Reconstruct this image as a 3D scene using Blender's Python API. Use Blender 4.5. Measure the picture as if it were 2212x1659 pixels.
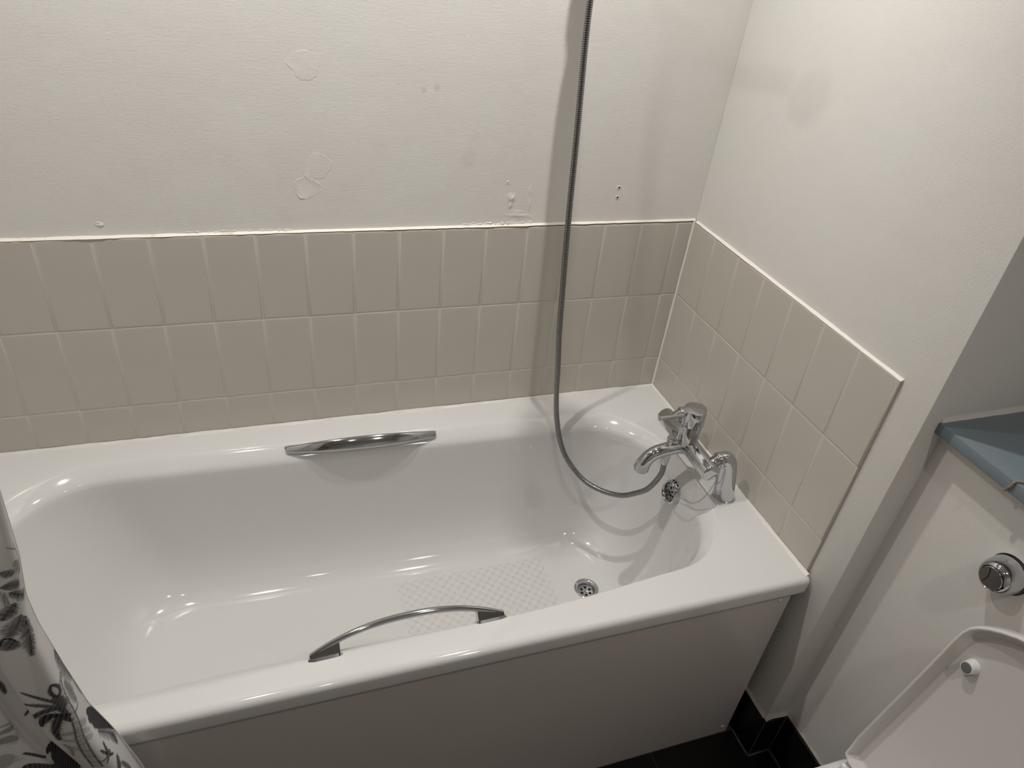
import bpy, bmesh, math, random
import numpy as np
from mathutils import Vector, Matrix

random.seed(7)
PI = math.pi
S = bpy.context.scene
for o in list(bpy.data.objects):
    bpy.data.objects.remove(o)

# ---------------------------------------------------------------- camera
cam_d = bpy.data.cameras.new('camera')
cam = bpy.data.objects.new('camera', cam_d)
S.collection.objects.link(cam)
cam_d.sensor_fit = 'HORIZONTAL'
cam_d.sensor_width = 36.0
cam_d.lens = 36.0 * 1555.88 / 2212.0
cam_d.clip_start = 0.02
cam.matrix_world = Matrix((
    (0.94454311, 0.09471008, -0.31443332, -1.0420083),
    (-0.31148145, 0.56165516, -0.76650035, -1.47570826),
    (0.10400779, 0.82193277, 0.56000795, 1.13074457),
    (0, 0, 0, 1)))
S.camera = cam

# ---------------------------------------------------------------- world, exposure
w = bpy.data.worlds.new('world'); S.world = w
w.use_nodes = True
w.node_tree.nodes['Background'].inputs[0].default_value = (1.0, 0.95, 0.9, 1)
w.node_tree.nodes['Background'].inputs[1].default_value = 0.02
S.view_settings.view_transform = 'Standard'
S.view_settings.look = 'None'
S.view_settings.exposure = 0.38
S.view_settings.gamma = 1.0
S.view_settings.use_curve_mapping = False

FLOOR = -0.585      # z = 0 is the top of the bath rim
CEIL = 1.775
LAMPS = [((-0.43, -0.36), 29.5, 'round white downlight in the ceiling above the tap end of the bath'),
         ((-1.20, -0.35), 28.5, 'round white downlight in the ceiling above the head end of the bath'),
         ((-0.95, -1.60), 4.0, 'round white downlight in the ceiling nearest the door'),
         ((-0.32, -1.72), 15.5, 'round white downlight in the ceiling in front of the toilet')]
LAMP_COL = (1.0, 0.965, 0.938)

# ---------------------------------------------------------------- helpers
C = S.collection

def NT(name):
    m = bpy.data.materials.new(name); m.use_nodes = True
    nt = m.node_tree
    return m, nt, nt.nodes['Principled BSDF']

def mat(name, col, rough=0.5, metal=0.0, coat=0.0, var=0.0, vscale=6.0, bump=0.0, bscale=300.0, bdist=0.0005, spec=0.5, emit=0.0):
    """plain procedural material: base colour with soft noise variation and fine relief"""
    m, nt, p = NT(name)
    N, L = nt.nodes, nt.links
    p.inputs['Base Color'].default_value = (*col, 1)
    p.inputs['Roughness'].default_value = rough
    p.inputs['Metallic'].default_value = metal
    p.inputs['Coat Weight'].default_value = coat
    p.inputs['Coat Roughness'].default_value = 0.04
    p.inputs['Specular IOR Level'].default_value = spec
    tc = N.new('ShaderNodeTexCoord')
    if var > 0:
        n = N.new('ShaderNodeTexNoise'); n.inputs['Scale'].default_value = vscale; n.inputs['Detail'].default_value = 4
        L.new(tc.outputs['Object'], n.inputs['Vector'])
        r = N.new('ShaderNodeValToRGB')
        r.color_ramp.elements[0].position = 0.3; r.color_ramp.elements[1].position = 0.7
        r.color_ramp.elements[0].color = (*[c * (1 - var) for c in col], 1)
        r.color_ramp.elements[1].color = (*[min(1, c * (1 + var)) for c in col], 1)
        L.new(n.outputs['Fac'], r.inputs['Fac']); L.new(r.outputs['Color'], p.inputs['Base Color'])
    if bump > 0:
        n = N.new('ShaderNodeTexNoise'); n.inputs['Scale'].default_value = bscale; n.inputs['Detail'].default_value = 3
        L.new(tc.outputs['Object'], n.inputs['Vector'])
        b = N.new('ShaderNodeBump'); b.inputs['Strength'].default_value = bump; b.inputs['Distance'].default_value = bdist
        L.new(n.outputs['Fac'], b.inputs['Height']); L.new(b.outputs['Normal'], p.inputs['Normal'])
    if emit > 0:
        p.inputs['Emission Color'].default_value = (*LAMP_COL, 1)
        p.inputs['Emission Strength'].default_value = emit
    return m

def plaster(name, col, stains=(), drag=0.10):
    """matt emulsion on plaster: roller texture, brush drag, uneven patches, a few brown stains"""
    m, nt, p = NT(name)
    N, L = nt.nodes, nt.links
    p.inputs['Roughness'].default_value = 0.55
    p.inputs['Specular IOR Level'].default_value = 0.3
    tc = N.new('ShaderNodeTexCoord')
    n = N.new('ShaderNodeTexNoise'); n.inputs['Scale'].default_value = 5.0; n.inputs['Detail'].default_value = 3
    L.new(tc.outputs['Object'], n.inputs['Vector'])
    r = N.new('ShaderNodeValToRGB')
    r.color_ramp.elements[0].position = 0.35; r.color_ramp.elements[1].position = 0.65
    r.color_ramp.elements[0].color = (col[0] * 1.0, col[1] * 0.985, col[2] * 0.975, 1)
    r.color_ramp.elements[1].color = (col[0] * 0.985, col[1] * 1.0, col[2] * 0.985, 1)
    L.new(n.outputs['Fac'], r.inputs['Fac'])
    out = r.outputs['Color']
    warp = N.new('ShaderNodeTexNoise'); warp.inputs['Scale'].default_value = 60.0; warp.inputs['Detail'].default_value = 4
    L.new(tc.outputs['Object'], warp.inputs['Vector'])
    for (sx, sy, sz, rad, amt, scol) in stains:
        d = N.new('ShaderNodeVectorMath'); d.operation = 'DISTANCE'
        L.new(tc.outputs['Object'], d.inputs[0]); d.inputs[1].default_value = (sx, sy, sz)
        a = N.new('ShaderNodeMath'); a.operation = 'MULTIPLY_ADD'
        L.new(warp.outputs['Fac'], a.inputs[0]); a.inputs[1].default_value = rad * 1.3
        L.new(d.outputs['Value'], a.inputs[2])
        mr = N.new('ShaderNodeMapRange'); mr.inputs['From Min'].default_value = rad * 0.9; mr.inputs['From Max'].default_value = rad * 1.6
        mr.inputs['To Min'].default_value = amt; mr.inputs['To Max'].default_value = 0.0
        L.new(a.outputs[0], mr.inputs['Value'])
        mx = N.new('ShaderNodeMix'); mx.data_type = 'RGBA'
        L.new(mr.outputs['Result'], mx.inputs['Factor']); L.new(out, mx.inputs['A']); mx.inputs['B'].default_value = (*scol, 1)
        out = mx.outputs['Result']
    L.new(out, p.inputs['Base Color'])
    mp = N.new('ShaderNodeMapping'); mp.inputs['Scale'].default_value = (60, 60, 420)
    L.new(tc.outputs['Object'], mp.inputs['Vector'])
    n1 = N.new('ShaderNodeTexNoise'); n1.inputs['Scale'].default_value = 1.0; n1.inputs['Detail'].default_value = 3
    L.new(mp.outputs['Vector'], n1.inputs['Vector'])
    n2 = N.new('ShaderNodeTexNoise'); n2.inputs['Scale'].default_value = 260.0; n2.inputs['Detail'].default_value = 2
    L.new(tc.outputs['Object'], n2.inputs['Vector'])
    n3 = N.new('ShaderNodeTexNoise'); n3.inputs['Scale'].default_value = 9.0; n3.inputs['Detail'].default_value = 2
    L.new(tc.outputs['Object'], n3.inputs['Vector'])
    b0 = N.new('ShaderNodeBump'); b0.inputs['Strength'].default_value = 0.35; b0.inputs['Distance'].default_value = 0.004
    L.new(n3.outputs['Fac'], b0.inputs['Height'])
    b1 = N.new('ShaderNodeBump'); b1.inputs['Strength'].default_value = drag; b1.inputs['Distance'].default_value = 0.0008
    L.new(n1.outputs['Fac'], b1.inputs['Height']); L.new(b0.outputs['Normal'], b1.inputs['Normal'])
    b2 = N.new('ShaderNodeBump'); b2.inputs['Strength'].default_value = 0.34; b2.inputs['Distance'].default_value = 0.0008
    L.new(n2.outputs['Fac'], b2.inputs['Height']); L.new(b1.outputs['Normal'], b2.inputs['Normal'])
    L.new(b2.outputs['Normal'], p.inputs['Normal'])
    return m

def bead_mat(name, col, stain, thr):
    """old sealant: cream with yellow-brown mildew specks"""
    m, nt, p = NT(name); N, L = nt.nodes, nt.links
    p.inputs['Roughness'].default_value = 0.4
    tc = N.new('ShaderNodeTexCoord')
    n = N.new('ShaderNodeTexNoise'); n.inputs['Scale'].default_value = 14.0; n.inputs['Detail'].default_value = 8; n.inputs['Roughness'].default_value = 0.75
    L.new(tc.outputs['Object'], n.inputs['Vector'])
    r = N.new('ShaderNodeValToRGB')
    r.color_ramp.elements[0].position = thr; r.color_ramp.elements[1].position = thr + 0.12
    r.color_ramp.elements[0].color = (*col, 1); r.color_ramp.elements[1].color = (*stain, 1)
    L.new(n.outputs['Fac'], r.inputs['Fac']); L.new(r.outputs['Color'], p.inputs['Base Color'])
    n2 = N.new('ShaderNodeTexNoise'); n2.inputs['Scale'].default_value = 150.0
    L.new(tc.outputs['Object'], n2.inputs['Vector'])
    b = N.new('ShaderNodeBump'); b.inputs['Strength'].default_value = 0.5; b.inputs['Distance'].default_value = 0.001
    L.new(n2.outputs['Fac'], b.inputs['Height']); L.new(b.outputs['Normal'], p.inputs['Normal'])
    return m

WHITE = (0.76, 0.74, 0.71)
M = {}
M['wall_back'] = plaster('wall_back_emulsion', WHITE, [
    (-0.70, 0.008, 0.79, 0.008, 0.35, (0.50, 0.43, 0.36)), (-0.675, 0.008, 0.795, 0.009, 0.35, (0.50, 0.43, 0.36)),
    (-0.60, 0.008, 0.655, 0.028, 0.22, (0.58, 0.50, 0.43)), (-0.585, 0.008, 0.70, 0.022, 0.18, (0.60, 0.52, 0.45)),
    (-0.97, 0.008, 0.62, 0.06, 0.12, (0.66, 0.56, 0.52)), (-0.98, 0.008, 0.53, 0.03, 0.12, (0.64, 0.54, 0.48))], drag=0.26)
M['wall'] = plaster('wall_emulsion', WHITE)
M['acrylic'] = None
M['tile'] = mat('beige_glazed_tile', (0.55, 0.516, 0.457), rough=0.30, var=0.03, vscale=3.0, bump=0.06, bscale=90.0, bdist=0.001)
M['grout'] = bead_mat('tile_grout', (0.60, 0.57, 0.51), (0.36, 0.28, 0.17), 0.64)
M['bead'] = bead_mat('sealant', (0.80, 0.78, 0.72), (0.55, 0.42, 0.22), 0.66)
M['bead_stained'] = bead_mat('sealant_stained', (0.80, 0.76, 0.68), (0.50, 0.36, 0.17), 0.57)
M['chrome'] = mat('chrome', (0.56, 0.57, 0.59), rough=0.07, metal=1.0, bump=0.03, bscale=40.0)
M['chrome_dark'] = mat('chrome_shadowed_gap', (0.02, 0.02, 0.02), rough=0.4)
M['satin'] = mat('satin_chrome', (0.56, 0.56, 0.57), rough=0.25, metal=1.0)
M['hose_ridge'] = mat('hose_steel', (0.34, 0.34, 0.34), rough=0.22, metal=1.0)
M['hose_groove_shade'] = mat('hose_groove_shade', (0.035, 0.035, 0.038), rough=0.5)  # near-black colour stands in for the shade between the steel ribs
M['panel'] = mat('bath_panel_white', (0.60, 0.56, 0.525), rough=0.22, var=0.02, vscale=4, bump=0.05, bscale=6.0, bdist=0.004)
M['plastic'] = mat('white_plastic', (0.68, 0.655, 0.625), rough=0.22, coat=0.2)
M['ceramic'] = mat('white_ceramic', (0.74, 0.73, 0.71), rough=0.08, coat=0.4)
M['rubber'] = mat('grey_rubber', (0.13, 0.14, 0.145), rough=0.55)
M['floor_tile'] = mat('black_floor_tile', (0.008, 0.0075, 0.0075), rough=0.35, var=0.15, vscale=8, spec=0.25)
M['floor_grout'] = mat('dark_grout', (0.03, 0.03, 0.03), rough=0.8)
M['skirt_bead'] = mat('skirting_filler', (0.42, 0.38, 0.32), rough=0.7, var=0.15, vscale=30, bump=0.4, bscale=80, bdist=0.002)
M['shelf'] = mat('blue_grey_paint', (0.172, 0.214, 0.238), rough=0.38, var=0.04, vscale=7, bump=0.1, bscale=200)
M['stem'] = mat('dried_stem', (0.28, 0.22, 0.15), rough=0.8, var=0.4, vscale=200, bump=0.5, bscale=400)
M['door'] = mat('oak_door', (0.36, 0.20, 0.08), rough=0.4, var=0.25, vscale=12)
M['frame_white'] = mat('white_gloss_paint', (0.72, 0.70, 0.67), rough=0.3)
M['black'] = mat('hole_black', (0.004, 0.004, 0.004), rough=0.9)
M['lamp_glass'] = mat('lamp_lens', (0.9, 0.88, 0.85), rough=0.3, emit=6.0)
M['ceiling'] = mat('ceiling_paint', (0.72, 0.70, 0.67), rough=0.8, bump=0.1, bscale=200)

# acrylic with the moulded anti-slip patch
m, nt, p = NT('white_bath_acrylic'); N, L = nt.nodes, nt.links
p.inputs['Roughness'].default_value = 0.10
p.inputs['Coat Weight'].default_value = 0.35; p.inputs['Coat Roughness'].default_value = 0.03
def MATH(op, a, b=None, c=None):
    n = N.new('ShaderNodeMath'); n.operation = op
    for i, v in enumerate((a, b, c)):
        if v is None: continue
        if isinstance(v, (int, float)): n.inputs[i].default_value = v
        else: L.new(v, n.inputs[i])
    return n.outputs[0]
tc = N.new('ShaderNodeTexCoord'); sp = N.new('ShaderNodeSeparateXYZ'); L.new(tc.outputs['Object'], sp.inputs[0])
X, Y, Z = (MATH('ADD', sp.outputs[0], -0.85), MATH('ADD', sp.outputs[1], -0.37), MATH('ADD', sp.outputs[2], FLOOR))   # back to room coordinates
PITCH = 0.0182
ua = MATH('MULTIPLY', MATH('ADD', X, Y), 0.7071 / PITCH); va = MATH('MULTIPLY', MATH('SUBTRACT', X, Y), 0.7071 / PITCH)
fu = MATH('SUBTRACT', MATH('FRACT', ua), 0.5); fv = MATH('SUBTRACT', MATH('FRACT', va), 0.5)
cu = MATH('SUBTRACT', 0.5, MATH('ABSOLUTE', fu)); cv = MATH('SUBTRACT', 0.5, MATH('ABSOLUTE', fv))
dc = MATH('SQRT', MATH('ADD', MATH('MULTIPLY', cu, cu), MATH('MULTIPLY', cv, cv)))   # distance to nearest lattice corner
star = MATH('GREATER_THAN', dc, 0.47)
ring = MATH('LESS_THAN', MATH('ABSOLUTE', MATH('SUBTRACT', dc, 0.30)), 0.045)
patt = MATH('MAXIMUM', star, MATH('MULTIPLY', ring, 0.18))
# rows of the patch run parallel to the bath: rectangular limits with a stepped edge
bx = MATH('MULTIPLY', MATH('GREATER_THAN', X, -0.785), MATH('LESS_THAN', X, -0.385))
by = MATH('MULTIPLY', MATH('GREATER_THAN', Y, -0.50), MATH('LESS_THAN', Y, -0.232))
bz = MATH('LESS_THAN', Z, -0.36)
patch = MATH('MULTIPLY', MATH('MULTIPLY', bx, by), bz)
pm = MATH('MULTIPLY', patt, patch)
mx = N.new('ShaderNodeMix'); mx.data_type = 'RGBA'
L.new(pm, mx.inputs['Factor']); mx.inputs['A'].default_value = (0.70, 0.692, 0.672, 1); mx.inputs['B'].default_value = (0.60, 0.59, 0.57, 1)
L.new(mx.outputs['Result'], p.inputs['Base Color'])
rr_ = MATH('MULTIPLY_ADD', pm, 0.25, 0.07); L.new(rr_, p.inputs['Roughness'])
L.new(MATH('MULTIPLY_ADD', pm, -0.35, 0.35), p.inputs['Coat Weight'])
bn = N.new('ShaderNodeBump'); bn.inputs['Strength'].default_value = 0.3; bn.inputs['Distance'].default_value = 0.0004
L.new(pm, bn.inputs['Height']); L.new(bn.outputs['Normal'], p.inputs['Normal'])
M['acrylic'] = m

def tag(o, label=None, cat=None, group=None, kind=None):
    if label: o['label'] = label
    if cat: o['category'] = cat
    if group: o['group'] = group
    if kind: o['kind'] = kind
    return o

def empty(name, loc, label, cat, group=None):
    o = bpy.data.objects.new(name, None); C.objects.link(o)
    o.location = loc; o.empty_display_size = 0.05
    return tag(o, label, cat, group)

def world_loc(o):
    v = Vector((0, 0, 0))
    while o is not None:
        v += o.location; o = o.parent
    return v

def obj(name, bm, material, parent=None, smooth=35, kind=None, label=None):
    """bm is in world coordinates; links it as ONE mesh object"""
    me = bpy.data.meshes.new(name)
    bmesh.ops.recalc_face_normals(bm, faces=bm.faces)
    bm.to_mesh(me); bm.free()
    if parent is not None:
        me.transform(Matrix.Translation(-world_loc(parent)))
    for mm in (material if isinstance(material, (list, tuple)) else [material]):
        me.materials.append(mm)
    o = bpy.data.objects.new(name, me); C.objects.link(o)
    if parent is not None: o.parent = parent
    if smooth:
        me.shade_smooth()
        if smooth < 180:
            me.set_sharp_from_angle(angle=math.radians(smooth))
    return tag(o, label, None, None, kind)

def box(bm, x0, x1, y0, y1, z0, z1, bev=0.0, seg=2):
    r = bmesh.ops.create_cube(bm, size=1.0)
    vs = r['verts']
    for v in vs:
        v.co = Vector(((x0 + x1) / 2 + v.co.x * (x1 - x0), (y0 + y1) / 2 + v.co.y * (y1 - y0), (z0 + z1) / 2 + v.co.z * (z1 - z0)))
    if bev:
        es = list({e for v in vs for e in v.link_edges})
        bmesh.ops.bevel(bm, geom=es, offset=bev, segments=seg, affect='EDGES', profile=0.5)
    return bm

def ring_verts(bm, pts): return [bm.verts.new(p) for p in pts]

def bridge(bm, a, b, mi=0):
    n = len(a)
    for i in range(n):
        f = bm.faces.new((a[i], a[(i + 1) % n], b[(i + 1) % n], b[i])); f.material_index = mi

def frame(d):
    d = d.normalized()
    up = Vector((0, 0, 1)) if abs(d.z) < 0.95 else Vector((1, 0, 0))
    a = d.cross(up).normalized(); return a, a.cross(d).normalized()

def lathe(bm, prof, origin, axis, n=32, close=True, mats=None):
    """prof: list of (radius, distance along axis)"""
    o = Vector(origin); ax = Vector(axis).normalized(); a, b = frame(ax)
    prev = None; first = None
    for k, (r, h) in enumerate(prof):
        if r < 1e-6:
            cur = [bm.verts.new(o + ax * h)]
        else:
            cur = ring_verts(bm, [o + ax * h + (a * math.cos(2 * PI * i / n) + b * math.sin(2 * PI * i / n)) * r for i in range(n)])
        if prev is not None:
            mi = mats[k - 1] if mats else 0
            if len(prev) == 1 and len(cur) > 1:
                for i in range(n):
                    f = bm.faces.new((prev[0], cur[(i + 1) % n], cur[i])); f.material_index = mi
            elif len(cur) == 1 and len(prev) > 1:
                for i in range(n):
                    f = bm.faces.new((prev[i], prev[(i + 1) % n], cur[0])); f.material_index = mi
            elif len(cur) > 1:
                bridge(bm, prev, cur, mi)
        else: first = cur
        prev = cur
    if close:
        for rg in (first, prev):
            if len(rg) > 2: bm.faces.new(rg)
    return bm

def catmull(P, per=8):
    P = [Vector(p) for p in P]; out = []
    Q = [P[0] * 2 - P[1]] + P + [P[-1] * 2 - P[-2]]
    for i in range(1, len(Q) - 2):
        p0, p1, p2, p3 = Q[i - 1:i + 3]
        for k in range(per):
            t = k / per
            out.append(0.5 * ((2 * p1) + (p2 - p0) * t + (2 * p0 - 5 * p1 + 4 * p2 - p3) * t * t + (3 * p1 - p0 - 3 * p2 + p3) * t ** 3))
    out.append(P[-1]); return out

def sweep(bm, path, sect, cap=True, up=None):
    """sect(i, t) -> list of (a, b) offsets in the moving frame"""
    n = len(path); prev = None; first = None
    a = None
    for i, p in enumerate(path):
        d = (path[min(i + 1, n - 1)] - path[max(i - 1, 0)]).normalized()
        if up is not None:
            a = d.cross(up).normalized()
        elif a is None:
            a, _ = frame(d)
        else:
            a = (a - d * a.dot(d)).normalized()
        b = a.cross(d).normalized()
        cur = ring_verts(bm, [p + a * u + b * v for u, v in sect(i, i / (n - 1))])
        if prev: bridge(bm, prev, cur)
        else: first = cur
        prev = cur
    if cap:
        bm.faces.new(first); bm.faces.new(prev)
    return bm

def circ(r, n=20): return [(r * math.cos(2 * PI * k / n), r * math.sin(2 * PI * k / n)) for k in range(n)]

def struct(name, bm, material, smooth=35):
    return obj(name, bm, material, None, smooth, 'structure')

# ---------------------------------------------------------------- room shell
T = 0.008     # tiles stand 8 mm proud of the plaster; their faces are the planes x = 0 and y = 0
EDGE_Y = -0.786
BOXX = 0.07
FRONT_Y = -2.35
LEFT_X = -1.70
bm = bmesh.new(); box(bm, LEFT_X - 0.1, T + 0.3, T, T + 0.1, FLOOR, CEIL); wall_back = struct('wall_back', bm, M['wall_back'])
bm = bmesh.new(); box(bm, T, 0.32, EDGE_Y, T, FLOOR, CEIL, 0.002, 2); wall_right = struct('wall_right', bm, M['wall'])
bm = bmesh.new(); box(bm, BOXX, 0.32, FRONT_Y, EDGE_Y, FLOOR, 0.4305); wall_box = struct('wall_cistern_boxing', bm, M['wall'])
bm = bmesh.new(); box(bm, 0.32, 0.42, FRONT_Y, T, FLOOR, CEIL); struct('wall_recess', bm, M['wall'])
bm = bmesh.new(); box(bm, LEFT_X - 0.1, LEFT_X, FRONT_Y, T, FLOOR, CEIL); wall_left = struct('wall_left', bm, M['wall'])
bm = bmesh.new(); box(bm, LEFT_X - 0.1, 0.42, FRONT_Y - 0.1, FRONT_Y, FLOOR, CEIL); struct('wall_front', bm, M['wall'])
bm = bmesh.new(); box(bm, LEFT_X - 0.1, 0.42, FRONT_Y - 0.1, T + 0.1, CEIL, CEIL + 0.08); struct('ceiling', bm, M['ceiling'])
bm = bmesh.new(); box(bm, LEFT_X - 0.1, 0.42, FRONT_Y - 0.1, T + 0.1, FLOOR - 0.1, FLOOR - 0.0015); floor = struct('floor', bm, M['floor_grout'])

# floor tiles (children of the floor), one shared mesh
TW = 0.30
bm = bmesh.new(); box(bm, -TW / 2 + .0015, TW / 2 - .0015, -TW / 2 + .0015, TW / 2 - .0015, -.008, 0.0, 0.0015, 1)
ft_me = None
y = -0.7268 - TW / 2
for r in range(5):
    x = BOXX - 0.012 - TW / 2
    for c in range(6):
        if x < LEFT_X: break
        if ft_me is None:
            o = obj('floor_tile', bm, M['floor_tile'], floor); ft_me = o.data
        else:
            o = bpy.data.objects.new('floor_tile', ft_me); C.objects.link(o); o.parent = floor
        o.location = (x, y, FLOOR)
        x -= TW
    y -= TW

# wooden door in the wall behind the camera (seen only as a warm glint in the chrome)
def door():
    X0 = LEFT_X
    bm = bmesh.new(); box(bm, X0 + 0.001, X0 + 0.03, -2.20, -1.45, FLOOR + 0.005, FLOOR + 1.98, 0.003, 1)
    d = struct('door_1', bm, M['door'])
    for (a, b) in ((FLOOR + 0.2, FLOOR + 0.85), (FLOOR + 1.05, FLOOR + 1.8)):
        bm = bmesh.new(); box(bm, X0 + 0.028, X0 + 0.036, -2.08, -1.57, a, b, 0.004, 1); obj('door_panel', bm, M['door'], d)
    bm = bmesh.new(); lathe(bm, [(0.024, 0), (0.024, 0.008), (0.009, 0.01), (0.009, 0.04), (0.0, 0.042)], (X0 + 0.03, -1.51, FLOOR + 1.0), (1, 0, 0), 20)
    box(bm, X0 + 0.062, X0 + 0.078, -1.63, -1.50, FLOOR + 0.99, FLOOR + 1.01, 0.004, 2)
    obj('door_handle', bm, M['chrome'], d)
    for y0, y1, z0, z1 in ((-2.27, -2.202, FLOOR, FLOOR + 2.05), (-1.448, -1.38, FLOOR, FLOOR + 2.05), (-2.202, -1.448, FLOOR + 1.983, FLOOR + 2.05)):
        bm = bmesh.new(); box(bm, X0 + 0.0005, X0 + 0.022, y0, y1, z0, z1, 0.004, 1); obj('door_frame', bm, M['frame_white'], d)
door()

# ---------------------------------------------------------------- wall tiles
ZT, Z1, Z2, ZB = 0.4974, 0.2972, 0.0970, 0.004
G = 0.0008
tile_cache = {}
def tile_mesh(w_, h_):
    """tile standing in the local x-z plane, face at local y = 0 looking to -y, back at y = T-0.001"""
    k = (round(w_, 4), round(h_, 4))
    if k in tile_cache: return tile_cache[k]
    bm = bmesh.new()
    e = 0.0016
    loops = []
    for ins, y_ in ((0, T - 0.0006), (0, e), (e * 0.3, e * 0.3), (e, 0.0001), (e * 3.2, 0.0)):
        loops.append(ring_verts(bm, [(-w_ / 2 + ins, y_, -h_ / 2 + ins), (w_ / 2 - ins, y_, -h_ / 2 + ins), (w_ / 2 - ins, y_, h_ / 2 - ins), (-w_ / 2 + ins, y_, h_ / 2 - ins)]))
    for a, b in zip(loops, loops[1:]): bridge(bm, a, b)
    bm.faces.new(loops[-1])
    bmesh.ops.recalc_face_normals(bm, faces=bm.faces)
    for f in bm.faces:
        pass
    me = bpy.data.meshes.new('tile'); bm.to_mesh(me); bm.free()
    me.materials.append(M['tile']); me.shade_smooth(); me.set_sharp_from_angle(angle=math.radians(50))
    tile_cache[k] = me
    return me

def put_tile(parent, w_, h_, loc, rotz):
    o = bpy.data.objects.new('tile', tile_mesh(w_, h_)); C.objects.link(o); o.parent = parent
    o.location = loc
    o.rotation_euler = (random.uniform(-.0022, .0022), 0, rotz + random.uniform(-.0022, .0022))

ROWS = [(Z1, ZT), (Z2, Z1), (ZB, Z2)]
xs = [-0.0012, -0.0466]
while xs[-1] > LEFT_X + 0.06: xs.append(xs[-1] - 0.1)
xs[-1] = LEFT_X + 0.001
for a, b in zip(xs, xs[1:]):
    for z0, z1 in ROWS:
        put_tile(wall_back, a - b - 2 * G, z1 - z0 - 2 * G, ((a + b) / 2, 0, (z0 + z1) / 2), 0)
ys = [-0.0012, -0.1036] + [-0.1036 - 0.1021 * k for k in range(1, 7)]
TILE_END = ys[-1]
for a, b in zip(ys, ys[1:]):
    for z0, z1 in ROWS:
        put_tile(wall_right, a - b - 2 * G, z1 - z0 - 2 * G, (0, (a + b) / 2, (z0 + z1) / 2), -PI / 2)
# grout bed behind and between the tiles
bm = bmesh.new(); box(bm, LEFT_X + 0.0005, -0.0005, 0.0007, T - 0.0002, ZB, ZT - 0.001); obj('grout', bm, M['grout'], wall_back)
bm = bmesh.new(); box(bm, 0.0007, T - 0.0002, TILE_END + 0.002, -0.0005, ZB, ZT - 0.001); obj('grout', bm, M['grout'], wall_right)

def bead(name, p0, p1, n0, n1, wa, wb, material, parent, jitter=0.12, step=0.012, seed=1):
    """irregular sealant fillet from p0 to p1; n0 / n1 are the two directions it spreads to with widths wa / wb"""
    rnd = random.Random(seed)
    p0, p1, n0, n1 = map(Vector, (p0, p1, n0, n1)); Lg = (p1 - p0).length
    k = max(2, int(Lg / step)); bm = bmesh.new(); prev = None
    ja = jb = 0.0
    for i in range(k + 1):
        p = p0.lerp(p1, i / k)
        ja = ja * 0.6 + rnd.uniform(-jitter, jitter); jb = jb * 0.6 + rnd.uniform(-jitter, jitter)
        a = wa * (1 + ja); b = wb * (1 + jb)
        cur = ring_verts(bm, [p - n0 * .001 - n1 * .001, p + n0 * a, p + n0 * a * 0.62 + n1 * b * 0.30, p + n0 * a * 0.30 + n1 * b * 0.62, p + n1 * b])
        if prev: bridge(bm, prev, cur)
        else: bm.faces.new(cur)
        prev = cur
    bm.faces.new(prev)
    return obj(name, bm, material, parent, 60)
# along the top of the tiles, up the corner, and along the bath rim
bead('sealant_bead', (LEFT_X, T, ZT - .0005), (0.006, T, ZT + 0.004), (0, -1, 0), (0, 0, 1), 0.0078, 0.0030, M['bead_stained'], wall_back, 0.16, seed=3)
bead('sealant_bead', (T, -0.002, ZT + 0.002), (T, TILE_END, ZT - .0005), (-1, 0, 0), (0, 0, 1), 0.0078, 0.0035, M['bead'], wall_right, 0.12, seed=4)
bead('sealant_bead', (0.0, 0.0, ZB), (0.0, 0.0, ZT + .004), (-1, 0, 0), (0, -1, 0), 0.0034, 0.0034, M['bead'], wall_right, 0.1, seed=5)
bead('sealant_bead', (LEFT_X, 0.0, 0.0), (0.0, 0.0, 0.0), (0, -1, 0), (0, 0, 1), 0.0045, 0.0050, M['bead'], wall_back, 0.14, seed=6)
bead('sealant_bead', (0.0, -0.001, 0.0), (0.0, TILE_END - 0.008, 0.0), (-1, 0, 0), (0, 0, 1), 0.0055, 0.0055, M['bead'], wall_right, 0.14, seed=7)

# blistered and flaking paint on the plaster above the tiles
def flake(parent, cx, cz, pts, lift, seed, plane='y'):
    """a chip of paint: irregular outline whose edge stands off the plaster only here and there"""
    rnd = random.Random(seed); bm = bmesh.new()
    base = []; top = []; mid = []
    n = len(pts); ph = rnd.uniform(0, 6.28)
    fine = []
    for i in range(n):
        a, b = pts[i], pts[(i + 1) % n]
        for k in range(4):
            t = k / 4; j = 0.0 if k == 0 else 0.10
            fine.append((a[0] + (b[0] - a[0]) * t + rnd.uniform(-j, j) * abs(b[1] - a[1]), a[1] + (b[1] - a[1]) * t + rnd.uniform(-j, j) * abs(b[0] - a[0])))
    m_ = len(fine)
    for i, (dx, dz) in enumerate(fine):
        l = 1.25 * lift * max(0.0, 0.25 + 0.55 * math.sin(2 * PI * i / m_ * 2 + ph) + 0.35 * math.sin(2 * PI * i / m_ * 5 + 2 * ph)) * rnd.uniform(.6, 1.1)
        base.append(bm.verts.new((cx + dx, T + 0.0002, cz + dz)))
        mid.append(bm.verts.new((cx + dx * 0.985, T - l, cz + dz * 0.985)))
        top.append(bm.verts.new((cx + dx * 0.90, T - 0.0001 - l * 0.35, cz + dz * 0.90)))
    bridge(bm, base, mid); bridge(bm, mid, top)
    bm.faces.new(top)
    return obj('paint_flake', bm, M['wall_back'], parent, 30)
def blob(rx, rz, n, seed, j=0.35):
    rnd = random.Random(seed)
    return [(rx * math.cos(2 * PI * k / n) * (1 + rnd.uniform(-j, j)), rz * math.sin(2 * PI * k / n) * (1 + rnd.uniform(-j, j))) for k in range(n)]
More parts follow.
